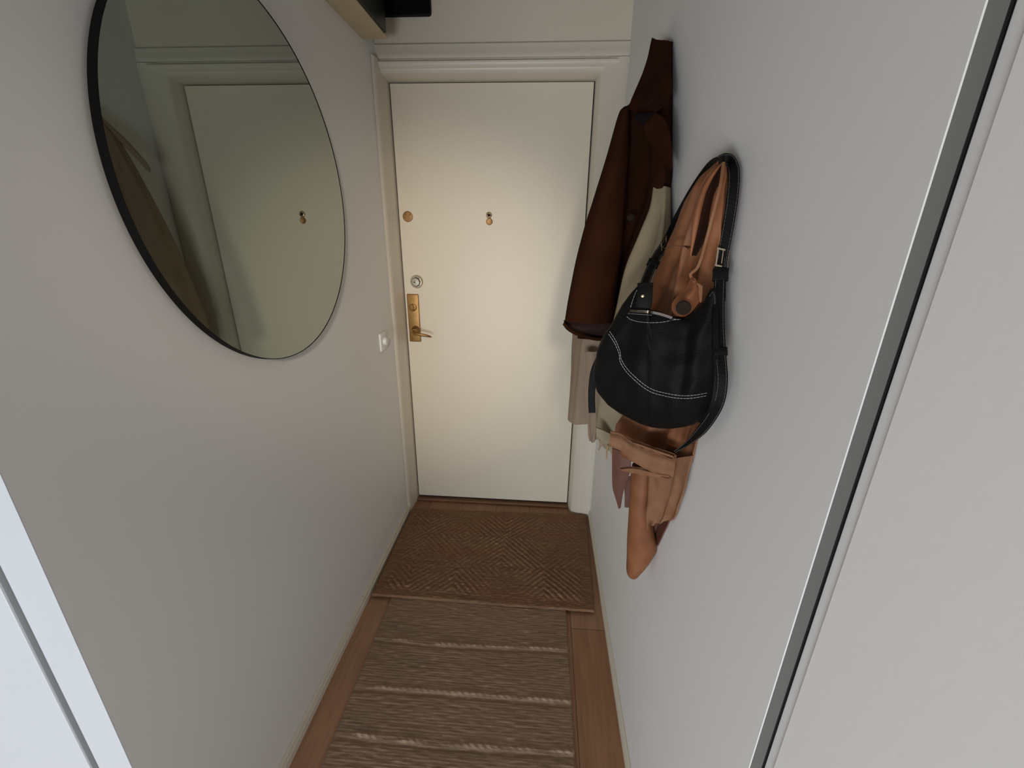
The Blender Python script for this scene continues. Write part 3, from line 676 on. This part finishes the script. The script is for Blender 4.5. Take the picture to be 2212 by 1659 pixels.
# --- black shoulder bag
bg = thing('shoulder_bag', (B-.05, .76, 1.13), 'black leather shoulder bag with white stitching hung over the tan coat', 'bag')
TOP = [(1281, 801), (1291, 752), (1305, 722), (1319, 703), (1343, 660), (1362, 634), (1376, 619), (1398, 619), (1405, 668), (1428, 674), (1451, 682), (1481, 688), (1502, 672), (1520, 652), (1535, 624), (1547, 622), (1553, 700)]
BOT = [(1281, 806), (1284, 832), (1291, 848), (1313, 875), (1337, 892), (1361, 905), (1383, 916), (1406, 923), (1428, 926), (1451, 926), (1475, 923), (1499, 917), (1513, 908), (1527, 896), (1538, 882), (1548, 862), (1553, 820)]
X0, X1 = 1281.0, 1553.0
def bagY(px): return .86+(.705-.86)*(px-X0)/(X1-X0)
def bagbul(px, py):
    t, b = lin(TOP, px), lin(BOT, px); u = (px-X0)/(X1-X0); v = max(0, min(1, (py-t)/max(b-t, 1)))
    e = (max(0, 4*u*(1-u)))**.5*(max(0, 4*v*(1-v)))**.42
    full = .020+.030*min(1, max(0, (py-620)/220))
    g = lambda c, w_: math.exp(-((u-c)/w_)**2)
    fo = .004*sin(2*pi*(u*2.6+v*.5))+.008*g(.78-.12*v, .05)*-1*min(1, 3*(1-v))+.004*noise.noise(Vector((u*5, v*5, 3)))*2-.006*g(.34-.1*v, .05)*v
    return e*(full+fo)
def bagpt(px, py, lift=0): return at(px, py, bagY(px)-bagbul(px, py)-lift)
def bag_mesh():
    NX, NY = 110, 80; mb = MB()
    for side in (0, 1):
        for i in range(NX+1):
            px = X0+(X1-X0)*(.5-.5*cos(pi*i/NX)); t, b = lin(TOP, px), lin(BOT, px)
            for j in range(NY+1):
                f = .5-.5*cos(pi*j/NY); py = t+(b-t)*f
                if side == 0: v = bagpt(px, py)
                else:
                    v = at(px, py, bagY(px)); v = v+Vector((0, .45*bagbul(px, py)+.0005, 0))
                mb.v.append(tuple(clampx(v, B-.003)))
    W = NY+1; K = (NX+1)*W
    for i in range(NX):
        for j in range(NY):
            a = i*W+j; mb.f.append((a, a+1, a+W+1, a+W)); mb.f.append((K+a, K+a+W, K+a+W+1, K+a+1))
    for i in range(NX):
        a = i*W; mb.f.append((a, a+W, K+a+W, K+a)); a = i*W+NY; mb.f.append((a, K+a, K+a+W, a+W))
    for j in range(NY):
        a = j; mb.f.append((a, K+a, K+a+1, a+1)); a = NX*W+j; mb.f.append((a, a+1, K+a+1, K+a))
    return mb
bagbody = bag_mesh().build('bag_body', m_blk, bg, smooth=True)
def line(pts, off=(0, 0), n=40, lift=.0006):
    P = [Vector((x+off[0], y+off[1], 0)) for x, y in pts]
    return [bagpt(q.x, q.y, lift) for q in (cr(P, i/n) for i in range(n+1))]
arc = [(1315, 722), (1328, 742), (1337, 764), (1340, 782), (1353, 803), (1373, 823), (1390, 837), (1409, 848), (1430, 854), (1455, 859), (1480, 861), (1502, 859), (1525, 855)]
for o_ in ((0, 0), (2, -6)): dashes(bagbody, line(arc, o_, 90), .0005)
dashes(bagbody, line([(1354, 684), (1362, 690), (1380, 695), (1405, 697), (1430, 696), (1455, 691), (1470, 690)], (0, 0), 40), .0004)
dashes(bagbody, line([(1357, 677), (1380, 679), (1410, 681), (1440, 686), (1462, 690)], (0, 0), 40), .0004)
dashes(bagbody, line([(1362, 664), (1368, 645), (1374, 630), (1379, 624)], (0, 0), 20), .0004)
dashes(bagbody, line([(1376, 652), (1379, 636), (1384, 624)], (0, 0), 20), .0004)
dashes(bagbody, line([(1532, 640), (1541, 632), (1545, 660), (1547, 700)], (0, 0), 30), .0003)
# zip mouth
zp = [(1360, 668), (1375, 669), (1395, 670), (1415, 673), (1435, 678), (1452, 684)]
zpl = line(zp, (0, 3), 60, .004)
mz = MB()
for i in range(0, 60):
    p, q = zpl[i], zpl[i+1]; t = (q-p).normalized(); vw = (CAM-p).normalized(); s = t.cross(vw).normalized()
    if i % 1 == 0: mz.obox((p+q)/2, t*.0006, s*.0022, vw*.0010)
ribbon('zip_tape', line(zp, (0, 5), 60, .0025), .007, m_blk, bagbody, th=.002, n=50)
mz.build('zip_teeth', m_teeth, bagbody)
# strap anchor with ring at the mouth
an, _ = ribbon('strap_tab', [bagpt(1394, 612, .020), bagpt(1393, 630, .018), bagpt(1392, 650, .015), bagpt(1390, 664, .012)], .026, m_blk, bg, th=.005, n=16)
MB().tube([at(1388+5*cos(a), 650+7*sin(a), .775) for a in [2*pi*k/20 for k in range(20)]], .0012, 8, True).build('snap_ring', m_gold, an, smooth=True)
MB().lathe(bagpt(1388, 640, .026), (0, -1, .3), [(0, .003), (.002, .0025), (.0025, .001)], 14).build('rivet', m_gold, an, smooth=True)

sp1 = [at(1560, 347, .815), at(1535, 360, .865), at(1500, 408, .935), at(1466, 468, .955), at(1441, 520, .935), at(1420, 552, .90), at(1406, 580, .87), at(1396, 604, .85), at(1391, 622, .83)]
s1, c1 = ribbon('strap', sp1, .017, m_blk, bg, th=.005, n=80)
sp2 = [at(1556, 347, .80), at(1566, 344, .775), wl(1577, 348, .016), wl(1585, 372, .016), wl(1583, 420, .017), wl(1576, 470, .018), wl(1567, 520, .020), wl(1560, 560, .022), wl(1556, 600, .024), wl(1555, 650, .024)]
s2, c2 = ribbon('strap', sp2, .0165, m_blk, bg, th=.006, n=80)
for off in (-.38, .38):
    dashes(s2, [p+s*ww*off+nn*.0033 for p, s, nn, ww in c2], .00035)
for off in (-.38, .38):
    dashes(s1, [p+s*ww*off+nn*.0028 for p, s, nn, ww in c1[45:]], .00035)
# lower adjusters down the side of the bag, ending in a free tail
sp3 = [wl(1557, 560, .024), wl(1554, 620, .026), wl(1553, 690, .028), wl(1556, 760, .028), wl(1560, 820, .026), wl(1553, 868, .024), wl(1534, 905, .024), wl(1510, 935, .024), at(1485, 958, .755), at(1460, 975, .775)]
s3, c3 = ribbon('strap_tail', sp3, lambda t: .016 if t < .75 else .016-.012*(t-.75)/.25, m_blk, bg, th=.006, n=90)
for off in (-.36, .36): dashes(s3, [p+s*ww*off+nn*.0034 for p, s, nn, ww in c3], .00035)
sp4 = [wl(1547, 640, .030), wl(1546, 700, .034), wl(1547, 770, .034), wl(1548, 830, .032), wl(1538, 880, .030), wl(1515, 912, .028)]
s4, c4 = ribbon('side_strip', sp4, .010, m_blk, bg, th=.006, n=50)
# keepers
def keeper(c, t, s, n, w_, h_, m, name, par): return MB().obox(c, s*w_, t*h_, n*.0055).build(name, m, par, bevel=.0012, smooth=True)
def frame_at(ctr, i): 
    p, s, nn, ww = ctr[i]; t = s.cross(nn).normalized(); return p, t, s, nn
def buckle(ctr, i, wid, hei, par, rot=0):
    p, t, s, nn = frame_at(ctr, i); s2_ = s*cos(rot)+nn*sin(rot); mb = MB(); q = p+nn*.005
    for a in (-1, 1):
        mb.obox(q+t*a*hei, s2_*(wid+.0022), t*.0016, nn*.0016); mb.obox(q+s2_*a*wid, t*hei, s2_*.0016, nn*.0016)
    mb.obox(q+t*hei*.1+nn*.0015, t*hei*.8, s2_*.0011, nn*.0008)
    return mb.build('buckle', m_gold, par, bevel=.0006, smooth=True)
buckle(c2, 62, .0105, .0130, s2, .75)
p, t, s, nn = frame_at(c2, 70); keeper(p+nn*.002, t, s, nn, .0115, .010, m_blk, 'keeper', s2)
buckle(c1, 44, .0110, .0120, s1, 1.0)
p, t, s, nn = frame_at(c1, 56); keeper(p, t, s, nn, .011, .006, m_blk, 'keeper', s1)
p, t, s, nn = frame_at(c3, 30); kk = keeper(p, t, s, nn, .0100, .006, m_blk, 'keeper', s3)
# dangling end on the far side
ribbon('strap_end', [at(1296, 772, .90), at(1284, 800, .90), at(1279, 832, .90), at(1278, 862, .90), at(1279, 891, .90)], .0150, m_blk, bg, th=.005, n=30)
